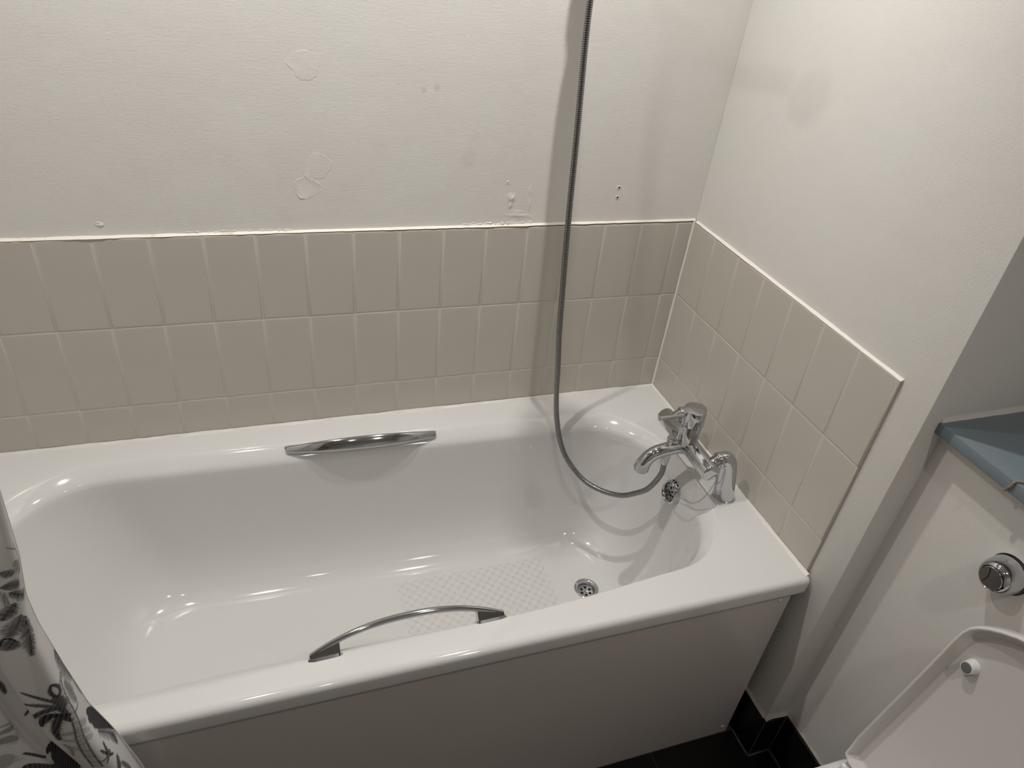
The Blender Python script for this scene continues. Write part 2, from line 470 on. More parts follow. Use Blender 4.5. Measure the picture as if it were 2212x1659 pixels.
def blister(parent, cx, cz, rx, rz, h, seed):
    """lumpy raised patch of old filler under the paint"""
    rnd = random.Random(seed); bm = bmesh.new(); n = 26; K = 7
    ph = [rnd.uniform(0, 6.28) for _ in range(8)]
    prev = None
    for k in range(K + 1):
        r = 1 - k / K; cur = []
        for i in range(n):
            a = 2 * PI * i / n
            e = 1 + 0.22 * math.sin(2 * a + ph[0]) + 0.16 * math.sin(3 * a + ph[1]) + 0.08 * math.sin(7 * a + ph[2])
            lump = 0.55 + 0.30 * math.sin(5 * r * math.cos(a) + ph[3]) + 0.30 * math.sin(6 * r * math.sin(a) + ph[4]) + 0.12 * math.sin(3 * a + 9 * r + ph[5])
            y_ = T + 0.0002 if k == 0 else T - 0.75 * h * (1 - r * r) ** 0.7 * max(0.1, lump)
            cur.append((cx + rx * r * e * math.cos(a), y_, cz + rz * r * e * math.sin(a)))
        if k == K: cur = [cur[0]]
        cur = ring_verts(bm, cur)
        if prev:
            if k < K: bridge(bm, prev, cur)
            else:
                for i in range(n): bm.faces.new((prev[i], prev[(i + 1) % n], cur[0]))
        prev = cur
    return obj('paint_blister', bm, M['wall_back'], parent, 180)
flake(wall_back, -0.914, 0.634, blob(.026, .030, 14, 11, .2), 0.0007, 1)
flake(wall_back, -0.938, 0.592, blob(.030, .022, 12, 12, .25), 0.0008, 2)
flake(wall_back, -0.93, 0.83, blob(.030, .028, 14, 13, .2), 0.0004, 3)
blister(wall_back, -0.492, 0.561, .010, .024, 0.0032, 4)
blister(wall_back, -0.449, 0.566, .007, .030, 0.0016, 5)
blister(wall_back, -0.505, 0.601, .004, .004, 0.0018, 6)
blister(wall_back, -0.47, 0.524, .035, .012, 0.0016, 61)
blister(wall_back, -1.327, 0.524, .007, .006, 0.0030, 7)
rb = random.Random(77)
for k in range(16):     # crumbling filler along the top edge of the tiles
    blister(wall_back, -0.60 + 0.0105 * k + rb.uniform(-.003, .003), 0.5035 + rb.uniform(-.001, .002), rb.uniform(.005, .010), rb.uniform(.002, .0045), rb.uniform(.002, .0042), 100 + k)
for k in range(12):
    blister(wall_back, -1.17 + 0.017 * k + rb.uniform(-.004, .004), 0.5025 + rb.uniform(-.001, .001), rb.uniform(.006, .012), rb.uniform(.0015, .003), rb.uniform(.001, .0026), 140 + k)
# two old screw holes
for hz in (0.587, 0.563):
    bm = bmesh.new(); lathe(bm, [(0.0045, 0.0), (0.0036, 0.0012), (0.0024, 0.0012)], (-0.2255, T - 0.0002, hz), (0, -1, 0), 14, close=False)
    s_ = obj('screw_hole', bm, M['wall_back'], wall_back)
    bm = bmesh.new(); lathe(bm, [(0.0026, 0.0), (0.0, 0.0001)], (-0.2255, T - 0.0008, hz), (0, -1, 0), 12); obj('hole', bm, M['black'], s_)

# ---------------------------------------------------------------- skirting of black tiles
bb = bpy.data.objects.new('baseboard_right', None); C.objects.link(bb); bb['kind'] = 'structure'
SK = FLOOR + 0.143
def skirt(x0, x1, y0, y1):
    bm = bmesh.new(); box(bm, x0, x1, y0, y1, FLOOR, SK, 0.0012, 1); obj('skirting_tile', bm, M['floor_tile'], bb)
skirt(-0.004, T - .0003, -0.7860, -0.50)
skirt(-0.004, BOXX - .0108, EDGE_Y - 0.0118, EDGE_Y - .0003)
yy = EDGE_Y - 0.013
while yy > -1.6:
    skirt(BOXX - 0.0105 + .0, BOXX - .0003, yy - 0.297, yy); yy -= 0.30
bead('skirting_filler', (T, -0.50, SK), (T, EDGE_Y, SK), (-1, 0, 0), (0, 0, 1), 0.0070, 0.0065, M['skirt_bead'], bb, 0.10, 0.012, 21)
bead('skirting_filler', (T - .006, EDGE_Y, SK), (BOXX, EDGE_Y, SK), (0, -1, 0), (0, 0, 1), 0.0080, 0.0085, M['skirt_bead'], bb, 0.14, 0.010, 22)
bead('skirting_filler', (BOXX, EDGE_Y, SK), (BOXX, -1.5, SK), (-1, 0, 0), (0, 0, 1), 0.0050, 0.0060, M['skirt_bead'], bb, 0.10, 0.012, 23)
M['grey_grout'] = mat('grey_grout', (0.075, 0.075, 0.075), rough=0.8, var=0.2, vscale=40)
for k_, (p_, q_, n_) in enumerate((((-0.004, -0.727, FLOOR), (-0.004, -0.798, FLOOR), (-1, 0, 0)), ((-0.004, -0.798, FLOOR), (0.0595, -0.798, FLOOR), (0, -1, 0)), ((0.0595, -0.798, FLOOR), (0.0595, -1.5, FLOOR), (-1, 0, 0)))):
    bead('floor_grout', p_, q_, n_, (0, 0, 1), 0.0032, 0.0032, M['grey_grout'], bb, 0.15, 0.01, 60 + k_)
bead('corner_grout', (-0.0035, -0.7975, FLOOR), (-0.0035, -0.7975, SK - 0.001), (-1, 0, 0), (0, -1, 0), 0.0012, 0.0012, M['grey_grout'], bb, 0.1, 0.02, 64)
bead('corner_grout', (0.0595, -0.798, FLOOR), (0.0595, -0.798, SK - 0.001), (-1, 0, 0), (0, -1, 0), 0.0016, 0.0016, M['grey_grout'], bb, 0.1, 0.02, 65)

# ---------------------------------------------------------------- bathtub
tub = empty('bathtub', (-0.85, -0.37, FLOOR), 'white acrylic bathtub with rounded moulded rim, chrome grips and anti-slip floor', 'bathtub')
NA, NS, NE = 14, 44, 14
def rr(xL, xR, vB, vF, rxL, ryL, rxR, ryR):
    """rounded rectangle outline, counter-clockwise from the back-left; equal point counts on every loop"""
    P = []
    def arc(cx, cy, rx, ry, a0, a1, n):
        for k in range(n): 
            a = a0 + (a1 - a0) * k / n
            P.append((cx + rx * math.cos(a), cy + ry * math.sin(a)))
    def line(p, q, n):
        for k in range(n): P.append((p[0] + (q[0] - p[0]) * k / n, p[1] + (q[1] - p[1]) * k / n))
    line((xL + rxL, vF), (xR - rxR, vF), NS)
    arc(xR - rxR, vF + ryR, rxR, ryR, -PI / 2, 0, NA)
    line((xR, vF + ryR), (xR, vB - ryR), NE)
    arc(xR - rxR, vB - ryR, rxR, ryR, 0, PI / 2, NA)
    line((xR - rxR, vB), (xL + rxL, vB), NS)
    arc(xL + rxL, vB - ryL, rxL, ryL, PI / 2, PI, NA)
    line((xL, vB - ryL), (xL, vF + ryL), NE)
    arc(xL + rxL, vF + ryL, rxL, ryL, PI, 1.5 * PI, NA)
    return P
def yc(x): return -0.3785 + 0.0135 * (x + 1.2) / 0.9     # centre line drifts a little
def hw(x): return 0.3075 - 0.0295 * (x + 1.2) / 0.9      # the bath narrows towards the taps
def basin(dL, dR, dS, z, rL, rR):
    P = rr(-1.62 + dL, -0.088 - dR, 1.0, -1.0, rL, 0.66, rR, 0.74)
    out = []
    for x, v in P:
        if v < 0:      # the near side: fuller in the middle, its edge steeper towards the taps
            f = min(1.0, max(0.0, (x + 1.25) / 0.65)); f = f * f * (3 - 2 * f)
            k = max(0.0, 1 - max(0.0, -z - 0.03) / 0.12)
            h = hw(x) + 0.014 * math.exp(-((x + 0.58) / 0.25) ** 2) * (1 - .5 * (1 - k)) - dS * (1 - 0.62 * f * k)
        else: h = hw(x) - dS
        out.append((x, yc(x) + v * h, z))
    return out
OX0, OX1, OY0, OY1 = -1.693, 0.0070, -0.7365, 0.0070
def outer(ins, z, r):
    return [(x, y, z) for x, y in rr(OX0 + ins, OX1 - ins, OY1 - ins, OY0 + ins, r, r, r, r)]
loops = [outer(0.012, -0.040, .006), outer(0.010, -0.042, .008), outer(0.003, -0.042, .012), outer(0.0005, -0.040, .014), outer(0, -0.034, .015), outer(0, -0.014, .015), outer(0.0008, -0.009, .015),
         outer(0.003, -0.0045, .014), outer(0.0065, -0.0015, .012), outer(0.012, 0.0, .010), outer(0.016, 0.0, .008)]
DRX, DRY, FZ = -0.296, -0.362, -0.386
#        dL     dR     dS      z      rL    rR
LEV = [(-.004, -.004, -.004, 0.000, .205, .175), (0.000, .000, .000, -.0004, .200, .172), (.004, .004, .004, -.0016, .200, .170), (.010, .009, .010, -.0050, .198, .168),
       (.018, .016, .018, -.0105, .196, .166), (.026, .0225, .026, -.0165, .194, .164), (.033, .0275, .0325, -.0225, .192, .163), (.0380, .0310, .0365, -.0285, .19, .162), (.0410, .0325, .0380, -.036, .188, .160),
       (.047, .034, .0388, -.055, .186, .158), (.060, .037, .0402, -.090, .183, .156), (.080, .0415, .0422, -.135, .180, .153), (.103, .047, .0450, -.185, .176, .150), (.127, .055, .0488, -.235, .172, .146), (.150, .065, .0545, -.280, .168, .142),
       (.166, .076, .0625, -.309, .164, .138), (.184, .090, .0735, -.335, .158, .132), (.204, .107, .0880, -.3555, .150, .125), (.226, .127, .1050, -.3695, .14, .116), (.250, .148, .1250, -.3785, .13, .105), (.275, .165, .147, -.3825, .12, .095)]
loops += [basin(*l) for l in LEV]
last = loops[-1]
nL = len(last)
cir = []
for (x, y, z) in last:
    a = math.atan2(y - DRY, (x - DRX))
    cir.append((DRX + 0.0315 * math.cos(a), DRY + 0.0315 * math.sin(a), FZ))
for t in (0.25, 0.5, 0.75, 0.92, 1.0):
    loops.append([tuple(Vector(p).lerp(Vector(q), t)) for p, q in zip(last, cir)])
bm = bmesh.new(); prev = None
for lp in loops:
    cur = ring_verts(bm, lp)
    if prev: bridge(bm, prev, cur)
    prev = cur
obj('shell', bm, M['acrylic'], tub, 180)

# waste outlet with its grate
bm = bmesh.new()
lathe(bm, [(0.0335, 0.0), (0.0330, 0.0018), (0.0305, 0.003), (0.027, 0.0026), (0.0235, 0.0004), (0.0215, -0.004), (0.0205, -0.009), (0.0205, -0.03)], (DRX, DRY, FZ), (0, 0, 1), 40, close=False)
waste = obj('waste_outlet', bm, M['chrome'], tub, 40, label='chrome waste outlet in the bath floor')
bm = bmesh.new(); lathe(bm, [(0.0207, 0), (0.0195, 0.001), (0.0, 0.0012)], (DRX, DRY, FZ - 0.0115), (0, 0, 1), 32)
obj('grate', bm, M['satin'], waste)
bm = bmesh.new()
for k in range(6):
    a = k * PI / 3 + 0.25
    lathe(bm, [(0.0042, 0), (0.0, 0.0004)], (DRX + .0125 * math.cos(a), DRY + .0125 * math.sin(a), FZ - 0.0102), (0, 0, 1), 14)
obj('grate_holes', bm, M['black'], waste)
bm = bmesh.new(); lathe(bm, [(0.0048, 0), (0.004, 0.0014), (0.0, 0.0016)], (DRX, DRY, FZ - 0.0103), (0, 0, 1), 16); obj('grate_screw', bm, M['chrome'], waste)

# overflow rose on the tap-end wall
OV = Vector((-0.119, -0.374, -0.056)); OA = Vector((-1, 0, 0.16)).normalized()
bm = bmesh.new()
lathe(bm, [(0.031, -0.002), (0.0315, 0.003), (0.0305, 0.012), (0.0285, 0.018), (0.0262, 0.0195), (0.0242, 0.0182), (0.0225, 0.013), (0.0215, 0.004)], OV, OA, 40, close=False)
ovf = obj('overflow', bm, M['chrome'], tub, 45, label='chrome overflow rose on the tap-end wall of the bath')
bm = bmesh.new(); lathe(bm, [(0.0218, 0.0), (0.021, 0.005), (0.0, 0.0056)], OV, OA, 32); obj('back_plate', bm, M['satin'], ovf)
bm = bmesh.new(); a_, b_ = frame(OA)
for (u, v, r) in ((0.0, 0.011, .0042), (0.0095, 0.0045, .0035), (-.0095, 0.0045, .0035), (0.0, -.001, .0045), (0.0085, -.009, .0035), (-.0085, -.009, .0035), (0, -.0125, .004)):
    lathe(bm, [(r, 0), (0, 0.0004)], OV + OA * 0.0054 + a_ * u + b_ * v, OA, 14)
obj('rose_holes', bm, M['black'], ovf)
bm = bmesh.new()
for (u, v) in ((0.0, 0.0300), (-.010, 0.0285), (0.010, 0.0285)):
    lathe(bm, [(0.0030, 0), (0, 0.0004)], OV + OA * 0.0085 + a_ * u * 1.02 + b_ * v * 1.05, (a_ * u + b_ * v).normalized(), 12)
obj('side_holes', bm, M['black'], ovf)

# bead chain from the overflow up to the tap bar
ch = catmull([(-0.134, -0.402, -0.046), (-0.1345, -0.418, -0.034), (-0.136, -0.437, -0.020), (-0.1355, -0.458, -0.011), (-0.1345, -0.473, 0.002), (-0.130, -0.4865, 0.025), (-0.122, -0.4915, 0.051), (-0.111, -0.4885, 0.080), (-0.104, -0.482, 0.098)], 24)
bm = bmesh.new(); acc = 0.0
for p, q in zip(ch, ch[1:]):
    acc += (q - p).length
    if acc > 0.0036:
        acc = 0.0
        lathe(bm, [(0.0, -.0016), (.0013, -.0010), (.0017, 0), (.0013, .0010), (0.0, .0016)], q, q - p, 8, close=False)
sweep(bm, ch, lambda i, t: circ(0.0005, 5))
obj('plug_chain', bm, M['satin'], ovf)

# grip handles on both long sides
def grip(sgn, label):
    """sgn +1: on the far side, bowing towards the camera; -1: on the near side"""
    x0, x1 = -1.0255, -0.6665
    bm = bmesh.new()
    n = 44
    def base(x):
        y = yc(x) + sgn * (hw(x) - 0.014)
        return Vector((x, y, -0.0105)) if sgn > 0 else Vector((x, y - 0.0105 - 0.0085 * (x + 1.025) / 0.36, -0.006))
    nrm = Vector((0, -sgn * 0.77, 0.63)).normalized()
    tang = Vector((0, sgn * 0.63, 0.77)).normalized()        # across the strap, up the slope
    tops = []; prev = None; first = None
    FOOT = 0.052
    H = 0.034
    def strap(k):
        t = k / n; x = x0 + (x1 - x0) * t
        s = abs(2 * t - 1)
        h = 0.006 + H * (1 - s ** 2.3)
        wd = 0.0080 + 0.0075 * (1 - s ** 2)
        th = 0.0052 + 0.0014 * (1 - s)
        return base(x), x, h, wd, th
    for k in range(n + 1):
        b, x, h, wd, th = strap(k)
        c = b + nrm * h
        sec = []
        for j in range(14):
            a = 2 * PI * j / 14
            ca, sa = math.cos(a), math.sin(a)
            sec.append(c + tang * wd * math.copysign(abs(ca) ** 0.42, ca) + nrm * th * math.copysign(abs(sa) ** 0.75, sa))
        cur = ring_verts(bm, sec)
        if prev: bridge(bm, prev, cur)
        else: first = cur
        prev = cur
    bm.faces.new(first); bm.faces.new(prev)
    g = obj('grip_handle', bm, M['chrome'], tub, 50, label=label)
    for side in (0, 1):
        bm = bmesh.new()
        xa = x0 if side == 0 else x1
        sg = 1 if side == 0 else -1
        m_ = 9; prev = None
        for k in range(m_ + 1):
            x = xa + sg * FOOT * k / m_
            t = (x - x0) / (x1 - x0); s = abs(2 * t - 1)
            h = 0.006 + H * (1 - s ** 2.3); wd = 0.0085 + 0.0035 * (1 - s ** 2)
            b = base(x)
            cur = ring_verts(bm, [b + tang * wd - nrm * .016, b + tang * wd + nrm * h, b - tang * wd + nrm * h, b - tang * wd - nrm * .016])
            if prev: bridge(bm, prev, cur)
            else: bm.faces.new(cur)
            prev = cur
        bm.faces.new(prev)
        obj('grip_foot', bm, M['chrome'], g, 30)
        bm = bmesh.new()      # flat base flange
        prev = None
        for k in range(7):
            x = xa - sg * 0.003 + sg * (FOOT + .007) * k / 6
            b = base(x); wd = 0.0106 if 0 < k < 6 else 0.0090
            cur = ring_verts(bm, [b + tang * wd - nrm * .014, b + tang * wd + nrm * .0020, b - tang * wd + nrm * .0020, b - tang * wd - nrm * .014])
            if prev: bridge(bm, prev, cur)
            else: bm.faces.new(cur)
            prev = cur
        bm.faces.new(prev)
        obj('grip_flange', bm, M['satin'], g, 30)
grip(1, 'chrome grip handle on the far side below the tiles')
grip(-1, 'chrome grip handle on the near side of the bath')

# bath side panel
pan = empty('bath_side_panel', (-0.85, -0.722, FLOOR), 'plain white panel closing the long side under the bath rim', 'panel')
bm = bmesh.new(); box(bm, OX0 + .002, -0.024, -0.7265, -0.7205, FLOOR, -0.0425, 0.001, 1); obj('board', bm, M['panel'], pan)
for (x, z) in ((-0.052, -0.062), (-0.042, FLOOR + 0.028), (-1.62, -0.062)):
    bm = bmesh.new(); lathe(bm, [(0.0052, 0.0), (0.0050, 0.0016), (0.0038, 0.0026), (0.0, 0.003)], (x, -0.7265, z), (0, -1, 0), 16); obj('screw_cap', bm, M['plastic'], pan)

# ---------------------------------------------------------------- bath mixer tap
TY = -0.375
tap = empty('bath_mixer_tap', (-0.06, TY, 0.0), 'chrome bath shower mixer tap on two pillar legs at the end of the bath', 'tap')
BX, BZ = -0.124, 0.098
bm = bmesh.new()
lathe(bm, [(0.0, 0.0), (0.0185, 0.0), (0.0208, 0.0012), (0.0218, 0.003), (0.0218, 0.08), (0.0224, 0.10), (0.0224, 0.128), (0.0218, 0.148), (0.0218, 0.222), (0.0208, 0.224), (0.0185, 0.2252), (0.0, 0.2252)], (BX, -0.484, BZ + 0.002), (0, 1, 0), 40)
obj('body', bm, M['chrome'], tap)
for ly in (-0.463, -0.287):
    path = catmull([(-0.049, ly, 0.0), (-0.056, ly, 0.035), (-0.063, ly, 0.075), (-0.0685, ly, 0.103), (-0.0785, ly, 0.1185), (-0.092, ly, 0.1205), (-0.106, ly, 0.1135), (-0.117, ly, 0.104)], 7)
    bm = bmesh.new()
    def rad(t):
        if t < 0.55: return 0.0258 - 0.0068 * t / 0.55
        return 0.0190 - 0.0035 * min(1, (t - 0.55) / 0.2)
    sweep(bm, path, lambda i, t: circ(rad(t), 28))
    lg = obj('leg', bm, M['chrome'], tap, 60)
    d_ = (path[-14] - path[-16]).normalized()
    bm = bmesh.new(); lathe(bm, [(0.0150, 0), (0.0176, 0.0008), (0.0184, 0.002), (0.0184, 0.008), (0.0176, 0.0095), (0.0150, 0.0102)], path[-15], d_, 30)
    obj('union', bm, M['chrome'], lg)
    bm = bmesh.new(); lathe(bm, [(0.0268, 0), (0.0268, 0.001), (0.0258, 0.0018)], (-0.049, ly, 0.0), (0, 0, 1), 32); obj('base_ring', bm, M['chrome'], lg)
# cartridge housing and control knob with lever
CX = -0.129
bm = bmesh.new(); lathe(bm, [(0.0238, 0.0), (0.0242, 0.052), (0.0232, 0.0535), (0.0205, 0.0535)], (CX, TY, BZ + 0.008), (0, 0, 1), 40); obj('cartridge_housing', bm, M['chrome'], tap)
KT = Vector((-0.055, 0, 1)).normalized()
bm = bmesh.new()
lathe(bm, [(0.0225, 0.0), (0.0255, 0.0004), (0.0262, 0.0015), (0.0262, 0.0405), (0.0254, 0.0426), (0.0238, 0.0433), (0.0, 0.0436)], (CX, TY, BZ + 0.0645), KT, 44)
knob = obj('control_knob', bm, M['chrome'], tap)
bm = bmesh.new(); lathe(bm, [(0.0225, 0), (0.0225, 0.0032)], (CX, TY, BZ + 0.0613), (0, 0, 1), 40); obj('knob_gap', bm, M['chrome_dark'], tap)
lp = [Vector((CX - 0.024, TY, BZ + 0.092)), Vector((CX - 0.050, TY, BZ + 0.0915)), Vector((CX - 0.093, TY, BZ + 0.091))]
lp = catmull(lp, 8)
bm = bmesh.new(); sweep(bm, lp, lambda i, t: [(0.0050 * c, 0.0050 * s) for c, s in circ(1.0, 16)])
obj('lever', bm, M['chrome'], knob)
bm = bmesh.new(); box(bm, CX - 0.0238, CX - 0.0205, TY - 0.0139, TY - 0.0130, BZ + 0.083, BZ + 0.089); obj('knob_mark', bm, M['black'], knob)
# spout
sp_ = catmull([(BX - 0.005, TY, BZ - 0.001), (BX - 0.030, TY, BZ - 0.003), (BX - 0.060, TY, BZ - 0.006), (BX - 0.083, TY, BZ - 0.011), (BX - 0.099, TY, BZ - 0.022), (BX - 0.108, TY, BZ - 0.038), (BX - 0.112, TY, BZ - 0.055)], 7)
bm = bmesh.new()
sweep(bm, sp_, lambda i, t: circ(0.0172 - 0.001 * math.sin(PI * t) + (0.0012 * max(0, t - .6) / .4), 28))
spout = obj('spout', bm, M['chrome'], tap, 50)
bm = bmesh.new(); d_ = (sp_[-1] - sp_[-2]).normalized()
lathe(bm, [(0.0152, 0.0), (0.0152, 0.006), (0.0140, 0.007), (0.0105, 0.0065), (0.010, 0.002)], sp_[-1], d_, 28); obj('aerator', bm, M['satin'], spout)
# diverter knob on the spout
bm = bmesh.new(); lathe(bm, [(0.0072, 0.0), (0.0072, 0.013), (0.0080, 0.0135), (0.0088, 0.015), (0.0088, 0.0205), (0.0080, 0.022), (0.0, 0.0228)], (BX - 0.052, TY, BZ + 0.008), (0, 0, 1), 26); obj('diverter_knob', bm, M['chrome'], tap)
# shower outlet under the spout
HO = Vector((-0.176, TY, BZ - 0.014))
bm = bmesh.new(); lathe(bm, [(0.0110, 0.0), (0.0110, 0.018), (0.0098, 0.019)], HO, (0, 0, -1), 24); obj('hose_outlet', bm, M['satin'], tap)

# ---------------------------------------------------------------- shower hose, hand shower, bracket
HX = -0.399
hose_pts = [(-0.176, TY, 0.070), (-0.1755, -0.3765, 0.045), (-0.176, -0.3760, 0.012), (-0.188, -0.3596, -0.0446), (-0.2066, -0.3355, -0.0803), (-0.2273, -0.3089, -0.1072),
            (-0.2587, -0.2685, -0.1221), (-0.2915, -0.2262, -0.1182), (-0.3227, -0.1860, -0.0862), (-0.3431, -0.1598, -0.0413), (-0.3581, -0.1405, 0.0300), (-0.3663, -0.1298, 0.1041),
            (-0.3705, -0.1244, 0.1711), (-0.3783, -0.1144, 0.2724), (-0.3834, -0.1078, 0.3693), (-0.3891, -0.1005, 0.4830), (-0.3941, -0.0941, 0.5994), (-0.3987, -0.0881, 0.7263),
            (-0.4060, -0.0785, 0.9008), (-0.4075, -0.0750, 0.9809), (-0.4040, -0.0740, 1.05), (HX, -0.0755, 1.105)]
hose = empty('shower_hose', hose_pts[0], 'ribbed steel shower hose looping from the tap up the wall', 'shower hose')
dense = catmull(hose_pts, 60)
# resample to even spacing
cum = [0.0]
for a, b in zip(dense, dense[1:]): cum.append(cum[-1] + (b - a).length)
def at_len(s):
    lo, hi = 0, len(cum) - 1
    while hi - lo > 1:
        md = (lo + hi) // 2
        if cum[md] <= s: lo = md
        else: hi = md
    t = (s - cum[lo]) / max(1e-9, cum[hi] - cum[lo]); return dense[lo].lerp(dense[hi], t)
RIB = 0.0040
total = cum[-1]; nr = int((total - 0.02) / RIB)
prof = [(0.0, 0.0057, 1), (0.13, 0.0057, 0), (0.22, 0.0067, 0), (0.60, 0.0070, 0), (0.93, 0.0067, 0)]
bm = bmesh.new(); prev = None; first = None; a = None
for k in range(nr):
    for (fr, r, mi) in prof:
        s0 = 0.012 + (k + fr) * RIB
        p_ = at_len(s0); d_ = (at_len(min(total, s0 + .002)) - at_len(max(0, s0 - .002))).normalized()
        a = frame(d_)[0] if a is None else (a - d_ * a.dot(d_)).normalized()
        b = a.cross(d_)
        cur = ring_verts(bm, [p_ + a * r * math.cos(2 * PI * j / 14) + b * r * math.sin(2 * PI * j / 14) for j in range(14)])
        if prev: bridge(bm, prev, cur, 1 if fr in (0.0, 0.13) else 0)
        else: first = cur
        prev = cur
bm.faces.new(first); bm.faces.new(prev)
obj('ribbed_tube', bm, [M['hose_ridge'], M['hose_groove_shade']], hose, 40)
for (p_, d_) in ((dense[0], dense[4] - dense[0]), (dense[-1], dense[-4] - dense[-1])):
    bm = bmesh.new(); lathe(bm, [(0.0085, 0.0), (0.0095, 0.001), (0.0095, 0.012), (0.0082, 0.021), (0.0074, 0.022)], p_, d_, 20); obj('hose_nut', bm, M['satin'], hose)

sh = empty('hand_shower', (HX, -0.075, 1.10), 'chrome hand shower in the wall bracket above the tap end of the bath', 'shower head')
hp = catmull([(HX, -0.075, 1.098), (HX, -0.078, 1.125), (HX, -0.100, 1.146), (HX, -0.150, 1.160), (HX, -0.200, 1.168), (HX, -0.245, 1.172)], 6)
bm = bmesh.new(); sweep(bm, hp, lambda i, t: circ(0.0115 + 0.0025 * min(1, t * 2), 20)); obj('handle', bm, M['chrome'], sh, 50)
bm = bmesh.new(); lathe(bm, [(0.0, -0.012), (0.018, -0.011), (0.033, -0.004), (0.038, 0.006), (0.037, 0.014), (0.033, 0.017), (0.0, 0.018)], (HX, -0.285, 1.172), (0, -0.25, -1), 36); hd = obj('head', bm, M['chrome'], sh)
bm = bmesh.new(); lathe(bm, [(0.031, 0.0), (0.030, 0.002), (0.0, 0.0025)], Vector((HX, -0.285, 1.172)) + Vector((0, -0.25, -1)).normalized() * 0.0175, (0, -0.25, -1), 30); obj('spray_plate', bm, M['rubber'], hd)
br = empty('shower_bracket', (HX, T, 1.145), 'chrome wall bracket holding the hand shower', 'bracket')
bm = bmesh.new(); lathe(bm, [(0.024, 0.0), (0.024, 0.008), (0.014, 0.012), (0.011, 0.05), (0.011, 0.062)], (HX, T, 1.145), (0, -1, 0), 24); obj('wall_mount', bm, M['chrome'], br)
bm = bmesh.new(); lathe(bm, [(0.0165, -0.014), (0.0185, -0.012), (0.0185, 0.012), (0.0165, 0.014)], (HX, -0.075, 1.118), (0, 0.12, 1), 24, close=False); obj('cradle', bm, M['chrome'], br)

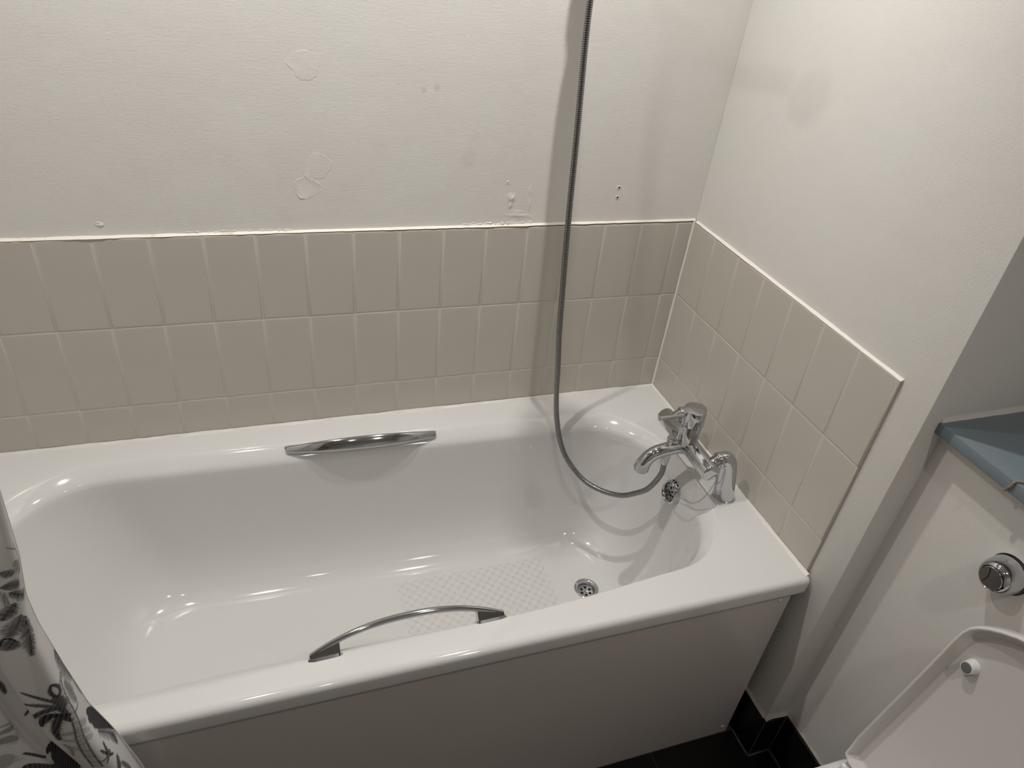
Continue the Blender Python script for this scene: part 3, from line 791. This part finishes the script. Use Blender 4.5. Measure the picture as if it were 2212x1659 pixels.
# ---------------------------------------------------------------- shower curtain and its rail
PRINT = [
    ('l', [(0.013, 0.48), (0.009, 0.444)], 0.0025, 0.5),
    ('l', [(0.024, 0.479), (0.01, 0.466), (0.008, 0.447)], 0.0025, 0.55),
    ('f', [(0.02, 0.456), (0.012, 0.434)], 0.0068, 0.55),
    ('f', [(0.035, 0.447), (0.026, 0.439)], 0.0051, 0.8),
    ('f', [(0.036, 0.424), (0.021, 0.421)], 0.0068, 0.85),
    ('f', [(0.031, 0.412), (0.004, 0.385)], 0.0068, 1),
    ('l', [(0.037, 0.418), (0.035, 0.384)], 0.0017, 0.6),
    ('l', [(0.035, 0.415), (0.033, 0.389)], 0.0017, 0.6),
    ('f', [(0.029, 0.393), (0.04, 0.371)], 0.0068, 0.95),
    ('f', [(0.025, 0.371), (0.041, 0.341)], 0.0085, 0.9),
    ('f', [(0.022, 0.365), (0.025, 0.333), (0.032, 0.299)], 0.0076, 1),
    ('f', [(0.041, 0.336), (0.044, 0.318)], 0.0068, 0.9),
    ('l', [(0.049, 0.328), (0.046, 0.338), (0.041, 0.338), (0.037, 0.328)], 0.0034, 1),
    ('f', [(0.001, 0.25), (0.002, 0.222), (0.001, 0.181)], 0.0076, 0.85),
    ('l', [(0.01, 0.219), (0.001, 0.177)], 0.0068, 0.4),
    ('l', [(0.001, 0.174), (0.001, 0.139)], 0.0034, 0.6),
    ('t', [(0.011, 0.221), (0.021, 0.218), (0.027, 0.194), (0.029, 0.165), (0.033, 0.132), (0.043, 0.08), (0.048, 0.034)], 0.0051, 0.9),
    ('l', [(0.033, 0.233), (0.03, 0.234), (0.025, 0.224), (0.026, 0.214), (0.032, 0.21), (0.035, 0.217), (0.035, 0.226), (0.032, 0.234)], 0.0051, 0.95),
    ('l', [(0.033, 0.209), (0.032, 0.197), (0.031, 0.187)], 0.0136, 0.85),
    ('f', [(0.014, 0.207), (0.014, 0.181), (0.014, 0.157)], 0.0059, 0.75),
    ('l', [(0.014, 0.152), (0.028, 0.162)], 0.0025, 0.8),
    ('l', [(0.029, 0.19), (0.042, 0.209), (0.057, 0.232)], 0.0051, 0.85),
    ('l', [(0.032, 0.182), (0.045, 0.196), (0.064, 0.205)], 0.0068, 0.8),
    ('l', [(0.033, 0.171), (0.047, 0.186), (0.128, 0.115)], 0.0076, 0.9),
    ('l', [(0.033, 0.166), (0.048, 0.173), (0.064, 0.15)], 0.0102, 1),
    ('l', [(0.034, 0.154), (0.041, 0.167), (0.052, 0.136), (0.054, 0.115)], 0.0076, 0.95),
    ('l', [(0.03, 0.142), (0.02, 0.119)], 0.0068, 0.35),
    ('l', [(0.033, 0.125), (0.024, 0.107)], 0.0068, 0.35),
    ('l', [(0.036, 0.11), (0.027, 0.097)], 0.0076, 0.35),
    ('l', [(0.054, 0.127), (0.032, 0.128)], 0.0068, 0.35),
    ('l', [(0.056, 0.114), (0.037, 0.106)], 0.0068, 0.3),
    ('l', [(0.055, 0.099), (0.043, 0.078)], 0.0068, 0.3),
    ('l', [(0.011, 0.114), (0.0, 0.092)], 0.0085, 1),
    ('l', [(0.013, 0.107), (0.0, 0.066)], 0.017, 1),
    ('l', [(0.016, 0.095), (0.0, 0.04)], 0.011, 1),
    ('f', [(0.019, 0.082), (0.01, 0.039), (0.012, 0.018)], 0.0059, 1),
    ('l', [(0.031, 0.046), (0.025, 0.068)], 0.0034, 1),
    ('l', [(0.031, 0.046), (0.033, 0.066)], 0.0034, 1),
    ('l', [(0.031, 0.046), (0.027, 0.036)], 0.0034, 1),
    ('l', [(0.031, 0.046), (0.039, 0.036)], 0.0025, 0.9),
    ('l', [(0.031, 0.046), (0.044, 0.045)], 0.0021, 0.9),
    ('l', [(0.031, 0.046), (0.027, 0.058)], 0.0034, 1),
    ('l', [(0.029, 0.049), (0.032, 0.044)], 0.0085, 0.8),
    ('l', [(0.026, 0.023), (0.033, 0.005)], 0.0068, 0.9),
    ('l', [(0.027, 0.005), (0.024, -0.029)], 0.0051, 0.8),
    ('l', [(0.143, 0.043), (0.137, 0.038), (0.137, 0.024)], 0.0102, 1),
    ('l', [(0.171, 0.089), (0.151, 0.047)], 0.0059, 0.95),
    ('l', [(0.139, 0.024), (0.136, -0.039)], 0.0255, 0.95),
    ('l', [(0.179, 0.064), (0.145, 0.004)], 0.011, 0.95),
    ('l', [(0.055, 0.101), (0.054, 0.085), (0.06, 0.066)], 0.0042, 0.5),
    ('l', [(0.129, 0.201), (0.13, 0.177)], 0.0051, 0.9),
    ('l', [(0.171, 0.16), (0.152, 0.148)], 0.0042, 0.4),
    ('l', [(0.174, 0.149), (0.153, 0.14)], 0.0085, 0.5),
    ('l', [(0.177, 0.136), (0.163, 0.12)], 0.0119, 0.5),
    ('l', [(0.185, 0.103), (0.187, 0.086)], 0.017, 0.35)]

EZ = [-.6, -.3, -.075, .04, .115, .21, .31, .37, .446, .55, .8, 1.5]
EX = [-1.265, -1.278, -1.294, -1.316, -1.335, -1.344, -1.350, -1.349, -1.337, -1.329, -1.33, -1.34]
def cloth(s, z):
    xe = np.interp(z, EZ, EX)
    ph = 2 * np.pi * s / .135 - .75 + 1.3 * (z - .2)
    y = -.778 - .026 * np.sin(ph) * (1 + .15 * np.sin(5 * z)) - .006 * np.sin(2.3 * ph + 4 * z)
    x = xe - .60 * s + .010 * (np.sin(2 * ph + .4) - np.sin(2 * (-.75 + 1.3 * (z - .2)) + .4))
    return x, y, z
CS, CZ = 0.0012, 0.0012
s_ax = np.concatenate([np.arange(0, 0.40, CS), np.linspace(0.40, 0.58, 40)])
z_ax = np.concatenate([np.linspace(-0.50, -0.14, 60), np.arange(-0.135, 0.62, CZ), np.linspace(0.625, 1.40, 80)])
gs, gz = np.meshgrid(s_ax, z_ax)
cx_, cy_, cz_ = cloth(gs, gz)
ink = np.zeros_like(gs)
def stroke(p, q, w0, w1, a):
    (s0, z0), (s1, z1) = p, q
    wm = max(w0, w1) / 2 + 0.002
    i0, i1 = np.searchsorted(s_ax, [min(s0, s1) - wm, max(s0, s1) + wm]); j0, j1 = np.searchsorted(z_ax, [min(z0, z1) - wm, max(z0, z1) + wm])
    if i1 <= i0 or j1 <= j0: return
    u = gs[j0:j1, i0:i1]; v = gz[j0:j1, i0:i1]
    dx, dz = s1 - s0, z1 - z0; l2 = dx * dx + dz * dz + 1e-12
    t = np.clip(((u - s0) * dx + (v - z0) * dz) / l2, 0, 1)
    d = np.hypot(u - s0 - t * dx, v - z0 - t * dz)
    hwid = (w0 + (w1 - w0) * t) / 2
    val = a * np.clip(0.5 + (hwid - d) / 0.0011, 0, 1)
    ink[j0:j1, i0:i1] = np.maximum(ink[j0:j1, i0:i1], val)
def polyline(pts, per=6):
    return [(p.x, p.y) for p in catmull([(a, b, 0) for a, b in pts], per)]
rnd = random.Random(5)
def feather(pts, half, a):
    P = polyline(pts, 14); n = len(P)
    for i in range(n - 1):
        stroke(P[i], P[i + 1], 0.0016, 0.0016, a)
        t = i / (n - 1); h = half * 0.95 * (0.45 + 0.75 * math.sin(PI * min(1, 0.15 + t * 0.95)))
        dx, dz = P[i + 1][0] - P[i][0], P[i + 1][1] - P[i][1]; l = math.hypot(dx, dz) + 1e-9; dx /= l; dz /= l
        for sd in (-1, 1):
            e = (P[i][0] + dx * h * .75 - sd * dz * h * rnd.uniform(.8, 1.15), P[i][1] + dz * h * .75 + sd * dx * h * rnd.uniform(.8, 1.15))
            stroke(P[i], e, 0.0024, 0.0008, a * rnd.uniform(.75, 1))
def draw(kind, pts, w_, a):
    if kind == 'f': feather(pts, w_, a); return
    P = polyline(pts, 6); n = len(P)
    if kind == 't':        # palm trunk: two edges and rungs
        for i in range(n - 1):
            dx, dz = P[i + 1][0] - P[i][0], P[i + 1][1] - P[i][1]; l = math.hypot(dx, dz) + 1e-9; nx, nz = -dz / l * w_ * .75, dx / l * w_ * .75
            for sd in (-1, 1):
                stroke((P[i][0] + sd * nx, P[i][1] + sd * nz), (P[i + 1][0] + sd * nx, P[i + 1][1] + sd * nz), .0021, .0021, a)
            if i % 2 == 0: stroke((P[i][0] + nx, P[i][1] + nz), (P[i][0] - nx, P[i][1] - nz), .0018, .0014, a * .8)
            stroke((P[i][0], P[i][1]), (P[i + 1][0], P[i + 1][1]), .0030, .0030, a * .35)
        return
    for i in range(n - 1):
        t0, t1 = i / (n - 1), (i + 1) / (n - 1)
        tp = lambda t: w_ * (0.45 + 0.55 * math.sin(PI * (0.12 + 0.80 * t)))
        stroke(P[i], P[i + 1], tp(t0), tp(t1), a)
        if w_ > 0.006:     # engraved-looking ragged edge
            dx, dz = P[i + 1][0] - P[i][0], P[i + 1][1] - P[i][1]; l = math.hypot(dx, dz) + 1e-9
            for sd in (-1, 1):
                k_ = rnd.uniform(.55, .85) * tp(t0)
                stroke(P[i], (P[i][0] + dx / l * k_ * .9 - sd * dz / l * k_, P[i][1] + dz / l * k_ * .9 + sd * dx / l * k_), .002, .0007, a)
for it in PRINT: draw(*it)
for k in range(34):        # the print goes on over the rest of the cloth
    s0 = rnd.uniform(0.02, 0.55); z0 = rnd.uniform(0.60, 1.34) if k % 3 else rnd.uniform(-0.46, -0.12)
    if k % 4 == 0: draw('t', [(s0, z0 + .05), (s0 + .01, z0), (s0 + .03, z0 - .09)], .005, .9)
    for j in range(4):
        an = rnd.uniform(0, 2 * PI); l_ = rnd.uniform(.03, .06)
        draw('f', [(s0, z0 + .05), (s0 + math.cos(an) * l_ * .6, z0 + .05 + math.sin(an) * l_ * .6 + .01), (s0 + math.cos(an) * l_, z0 + .05 + math.sin(an) * l_ - .01)], .008, rnd.uniform(.6, 1))
ink *= 0.90 + 0.10 * np.sin((gs * 0.9 + gz * 0.45) * 2 * PI / 0.0042 + 3 * np.sin(gz * 60))
nz_, ns_ = gs.shape
co = np.stack([cx_, cy_, cz_], -1).reshape(-1, 3)
idx = np.arange(nz_ * ns_).reshape(nz_, ns_)
fc = np.stack([idx[:-1, :-1], idx[:-1, 1:], idx[1:, 1:], idx[1:, :-1]], -1).reshape(-1, 4)
cur_root = empty('shower_curtain', (-1.5, -0.778, 1.42), 'white shower curtain printed with dark blue palm trees, drawn back on the left', 'curtain')
me = bpy.data.meshes.new('curtain_cloth')
me.vertices.add(len(co)); me.vertices.foreach_set('co', (co - np.array([-1.5, -0.778, 1.42])).ravel())
me.loops.add(fc.size); me.loops.foreach_set('vertex_index', fc.ravel().astype(np.int32))
me.polygons.add(len(fc)); me.polygons.foreach_set('loop_start', np.arange(0, fc.size, 4, dtype=np.int32))
me.update(calc_edges=True)
at = me.attributes.new('print', 'FLOAT', 'POINT'); at.data.foreach_set('value', ink.ravel().astype(np.float32))
me.shade_smooth()
m, nt, p = NT('printed_cloth'); N, L = nt.nodes, nt.links
an = N.new('ShaderNodeAttribute'); an.attribute_name = 'print'
mx = N.new('ShaderNodeMix'); mx.data_type = 'RGBA'; L.new(an.outputs['Fac'], mx.inputs['Factor'])
mx.inputs['A'].default_value = (0.80, 0.785, 0.77, 1); mx.inputs['B'].default_value = (0.012, 0.011, 0.022, 1)
L.new(mx.outputs['Result'], p.inputs['Base Color']); p.inputs['Roughness'].default_value = 0.8; p.inputs['Specular IOR Level'].default_value = 0.15
tr = N.new('ShaderNodeBsdfTranslucent'); L.new(mx.outputs['Result'], tr.inputs['Color'])
ms = N.new('ShaderNodeMixShader'); ms.inputs[0].default_value = 0.42
L.new(p.outputs[0], ms.inputs[1]); L.new(tr.outputs[0], ms.inputs[2]); L.new(ms.outputs[0], N['Material Output'].inputs['Surface'])
tc = N.new('ShaderNodeTexCoord'); wv = N.new('ShaderNodeTexNoise'); wv.inputs['Scale'].default_value = 700
L.new(tc.outputs['Object'], wv.inputs['Vector']); bp_ = N.new('ShaderNodeBump'); bp_.inputs['Strength'].default_value = .15; bp_.inputs['Distance'].default_value = .0006
L.new(wv.outputs['Fac'], bp_.inputs['Height']); L.new(bp_.outputs['Normal'], p.inputs['Normal'])
me.materials.append(m)
o = bpy.data.objects.new('cloth', me); C.objects.link(o); o.parent = cur_root
sd_ = o.modifiers.new('thickness', 'SOLIDIFY'); sd_.thickness = 0.0006; sd_.offset = 0
# hem along the right edge
hz_ = np.linspace(-0.50, 1.40, 150); hx_, hy_, _ = cloth(np.zeros(150), hz_)
hem = [Vector((a, b, c)) for a, b, c in zip(hx_, hy_, hz_)]
bm = bmesh.new(); sweep(bm, hem, lambda i, t: circ(0.0009, 6)); obj('hem', bm, M['frame_white'], cur_root)
# rings and rail
for sr in np.arange(0.034, 0.58, 0.068):
    xr, yr, _ = cloth(np.array([sr]), np.array([1.40])); bm = bmesh.new()
    cpts = [Vector((xr[0], -0.778 + 0.019 * math.cos(2 * PI * k / 20), 1.418 + 0.024 * math.sin(2 * PI * k / 20))) for k in range(21)]
    sweep(bm, cpts, lambda i, t: circ(0.0015, 6)); obj('curtain_ring', bm, M['chrome'], cur_root)
rail = empty('curtain_rail', (-0.85, -0.778, 1.42), 'white curtain rail across the bath from wall to wall', 'rail')
bm = bmesh.new(); sweep(bm, [Vector((LEFT_X, -0.778, 1.428)), Vector((-0.85, -0.778, 1.428)), Vector((T, -0.778, 1.428))], lambda i, t: circ(0.011, 20)); obj('pole', bm, M['frame_white'], rail)
for x, d_ in ((LEFT_X, 1), (T, -1)):
    bm = bmesh.new(); lathe(bm, [(0.0075, 0.0), (0.0075, 0.004)], (x, -0.778, 1.428), (d_, 0, 0), 10); obj('end_socket', bm, M['frame_white'], rail)

# ---------------------------------------------------------------- shelf on the cistern boxing
shelf = empty('shelf', (0.17, -1.2, 0.431), 'blue-grey painted shelf board on top of the cistern boxing', 'shelf')
bm = bmesh.new(); box(bm, 0.0445, 0.3195, -1.60, EDGE_Y - 0.0005, 0.431, 0.4535, 0.0016, 2); obj('board', bm, M['shelf'], shelf)
bead('sealant_bead', (0.049, EDGE_Y, 0.4535), (0.319, EDGE_Y, 0.4535), (0, -1, 0), (0, 0, 1), 0.004, 0.010, M['wall'], wall_right, 0.12, 0.01, 31)
# dried stem lying over the front edge of the shelf
st = empty('dried_stem', (0.0430, -0.941, 0.455), 'thin brown dried stem hooked over the front edge of the blue shelf', 'stem')
for (pts, r) in (([(0.0412, -0.9365, 0.4315), (0.0405, -0.9395, 0.4400), (0.0412, -0.9415, 0.4500), (0.0445, -0.9430, 0.4562), (0.052, -0.9470, 0.4570), (0.062, -0.9530, 0.4562), (0.078, -0.9580, 0.4558)], 0.0021),
                 ([(0.0412, -0.9385, 0.4425), (0.0405, -0.9365, 0.4470), (0.0410, -0.9335, 0.4490)], 0.0011), ([(0.046, -0.9435, 0.4563), (0.058, -0.9480, 0.4566), (0.072, -0.9500, 0.4560)], 0.0014)):
    pp = catmull(pts, 6); bm = bmesh.new(); sweep(bm, pp, lambda i, t: circ(r * (1 - .45 * t) * (1 + .2 * math.sin(i * 1.9)), 7)); obj('stalk', bm, M['stem'], st)

# ---------------------------------------------------------------- flush button
fb = empty('flush_button', (BOXX, -0.998, 0.296), 'round chrome dual flush button on the cistern boxing', 'flush button')
FA = Vector((-1, 0, 0)); FO = Vector((BOXX, -0.998, 0.297))
bm = bmesh.new(); lathe(bm, [(0.0325, -0.002), (0.0325, 0.004), (0.0315, 0.016), (0.0285, 0.029), (0.0245, 0.0365), (0.0215, 0.0385), (0.0205, 0.0375)], FO, FA, 44, close=False); obj('collar', bm, M['chrome'], fb)
bm = bmesh.new(); lathe(bm, [(0.0212, 0.033), (0.0212, 0.0368)], FO, FA, 36); obj('gap', bm, M['chrome_dark'], fb)
bm = bmesh.new(); lathe(bm, [(0.0197, 0.036), (0.0197, 0.0385), (0.0188, 0.0396), (0.0, 0.0402)], FO, FA, 40); bt = obj('button', bm, M['chrome'], fb)
bm = bmesh.new()
ar = [FO + FA * 0.0400 + Vector((0, 0.0085 - 0.004 * (1 - (k / 7) ** 2), 0.0145 * k / 7)) for k in range(-7, 8)]
sweep(bm, ar, lambda i, t: circ(0.0008, 6)); obj('split_line', bm, M['black'], bt)
# broken plaster around the button
bm = bmesh.new(); lathe(bm, [(0.0345, 0.0), (0.0343, 0.0012), (0.0325, 0.0014)], FO + Vector((0, -.0012, .0008)), FA, 40, close=False); obj('hole_edge', bm, M['black'], fb)

# ---------------------------------------------------------------- toilet with raised lid
TYC = -1.186
toi = empty('toilet', (-0.15, TYC, FLOOR), 'white toilet with its lid raised against the cistern boxing', 'toilet')
bm = bmesh.new(); prev = None
def pan_loop(z, x0, x1, hwid, e=2.6):
    out = []
    for k in range(40):
        a = 2 * PI * k / 40; c, s = math.cos(a), math.sin(a)
        xx = (x0 + x1) / 2 + (x1 - x0) / 2 * math.copysign(abs(c) ** (2 / e if c < 0 else .35), c)
        out.append((xx, TYC + hwid * math.copysign(abs(s) ** (2 / e), s), z))
    return out
for lp_ in (pan_loop(FLOOR, -0.36, BOXX - .013, .115), pan_loop(FLOOR + .10, -0.37, BOXX - .013, .12), pan_loop(FLOOR + .25, -0.42, BOXX - .013, .155), pan_loop(FLOOR + .33, -0.445, BOXX - .002, .175), pan_loop(FLOOR + .385, -0.45, BOXX - .002, .18),
            pan_loop(FLOOR + .392, -0.44, BOXX - .012, .172), pan_loop(FLOOR + .392, -0.405, -0.09, .13), pan_loop(FLOOR + .33, -0.39, -0.10, .115), pan_loop(FLOOR + .22, -0.32, -0.16, .06)):
    cur = ring_verts(bm, lp_)
    if prev: bridge(bm, prev, cur)
    prev = cur
bm.faces.new(prev)
obj('pan', bm, M['ceramic'], toi, 50)
LO = Vector((-0.052, TYC, -0.172)); LU = Vector((0.088, 0, 0.46)).normalized(); LW = Vector((0, 1, 0)); LN = LU.cross(LW).normalized()
if LN.x > 0: LN = -LN
half_o = [(0.1755, 0.010), (0.1765, 0.06), (0.1735, 0.137), (0.1702, 0.21), (0.1675, 0.28), (0.1660, 0.33), (0.1650, 0.358), (0.1632, 0.378), (0.1585, 0.394), (0.1500, 0.4065), (0.1380, 0.4185), (0.122, 0.431), (0.102, 0.4435), (0.078, 0.4545), (0.05, 0.462), (0.025, 0.4655)]
outl = [(-a, b) for a, b in half_o] + [(0, 0.4665)] + [(a, b) for a, b in reversed(half_o)]
outl += [(0.160, 0.0), (0.08, 0.0), (-0.08, 0.0), (-0.160, 0.0)]
def inset(P, d):
    n = len(P); out = []
    for i in range(n):
        p0, p1, p2 = Vector(P[i - 1]), Vector(P[i]), Vector(P[(i + 1) % n])
        t = ((p1 - p0).normalized() + (p2 - p1).normalized()).normalized()
        nn = Vector((t.y, -t.x)); c = Vector((0, 0.2)) - p1
        if nn.dot(c) < 0: nn = -nn
        out.append(tuple(p1 + nn * d))
    return out
def lid_ring(bm, P, off): return ring_verts(bm, [LO + LW * a + LU * b + LN * off for a, b in P])
bm = bmesh.new()
seq = [(0.010, -0.006), (0.003, -0.0045), (0.0, 0.0), (0.0, 0.018), (0.0010, 0.0215), (0.0032, 0.0230), (0.0055, 0.0220), (0.0070, 0.0195), (0.0105, 0.0060), (0.0140, 0.0005), (0.0190, -0.0010)]
rings = [lid_ring(bm, inset(outl, i_) if i_ else outl, of) for i_, of in seq]
for a, b in zip(rings, rings[1:]): bridge(bm, a, b)
bm.faces.new(rings[0]); bm.faces.new(rings[-1])
lid = obj('lid', bm, M['plastic'], toi, 60)
for sx in (-1, 1):
    bo = LO + LW * (sx * 0.1250) + LU * 0.333
    bm = bmesh.new(); lathe(bm, [(0.0135, -0.0012), (0.0118, 0.006), (0.0110, 0.0135), (0.0104, 0.0152), (0.0090, 0.0152)], bo, LN, 26); bu = obj('buffer', bm, M['ceramic'], lid)
    bm = bmesh.new(); lathe(bm, [(0.0092, 0.0150), (0.0084, 0.0164), (0.0, 0.0170)], bo, LN, 22); obj('buffer_pad', bm, M['rubber'], bu)
for sy in (-0.140, 0.140):
    bm = bmesh.new(); lathe(bm, [(0.011, -0.030), (0.0125, -0.028), (0.0125, 0.014), (0.011, 0.016), (0.009, 0.016), (0.009, 0.024)], (-0.070, TYC + sy, -0.186), (0, 1 if sy > 0 else -1, 0), 22)
    box(bm, -0.083, -0.05, TYC + sy - 0.016, TYC + sy + 0.016, FLOOR + .391, -0.180, 0.003, 1); obj('hinge', bm, M['ceramic'], toi)
# seat ring lying on the pan
bm = bmesh.new()
ro = lambda e_, z: [(-0.265 + 0.185 * math.copysign(abs(math.cos(2 * PI * k / 48)) ** .8, math.cos(2 * PI * k / 48)) * e_, TYC + 0.18 * e_ * math.sin(2 * PI * k / 48), z) for k in range(48)]
ri = lambda e_, z: [(-0.255 + 0.125 * math.cos(2 * PI * k / 48) * e_, TYC + 0.105 * e_ * math.sin(2 * PI * k / 48), z) for k in range(48)]
q = [ring_verts(bm, v) for v in (ro(1, FLOOR + .394), ro(1.0, FLOOR + .405), ro(.97, FLOOR + .412), ri(1.06, FLOOR + .412), ri(1, FLOOR + .405), ri(1, FLOOR + .394))]
for a, b in zip(q, q[1:]): bridge(bm, a, b)
bridge(bm, q[-1], q[0]); obj('seat', bm, M['plastic'], toi, 50)

# ---------------------------------------------------------------- ceiling downlights
for (lx, ly), pw, lab in LAMPS:
    d = empty('downlight', (lx, ly, CEIL), lab, 'light', 'ceiling downlights')
    bm = bmesh.new(); lathe(bm, [(0.043, 0.0), (0.043, 0.004), (0.040, 0.006), (0.030, 0.005), (0.027, 0.001)], (lx, ly, CEIL), (0, 0, -1), 36, close=False); obj('bezel', bm, M['frame_white'], d)
    bm = bmesh.new(); lathe(bm, [(0.027, 0.0005), (0.0, 0.0012)], (lx, ly, CEIL), (0, 0, -1), 32); obj('lens', bm, M['lamp_glass'], d)
    ld = bpy.data.lights.new('downlight_lamp', 'SPOT'); ld.energy = pw; ld.color = LAMP_COL
    ld.shadow_soft_size = 0.02; ld.spot_size = math.radians(128); ld.spot_blend = 1.0
    lo = bpy.data.objects.new('downlight_lamp', ld); C.objects.link(lo); lo.parent = d; lo.location = (0, 0, -0.012)
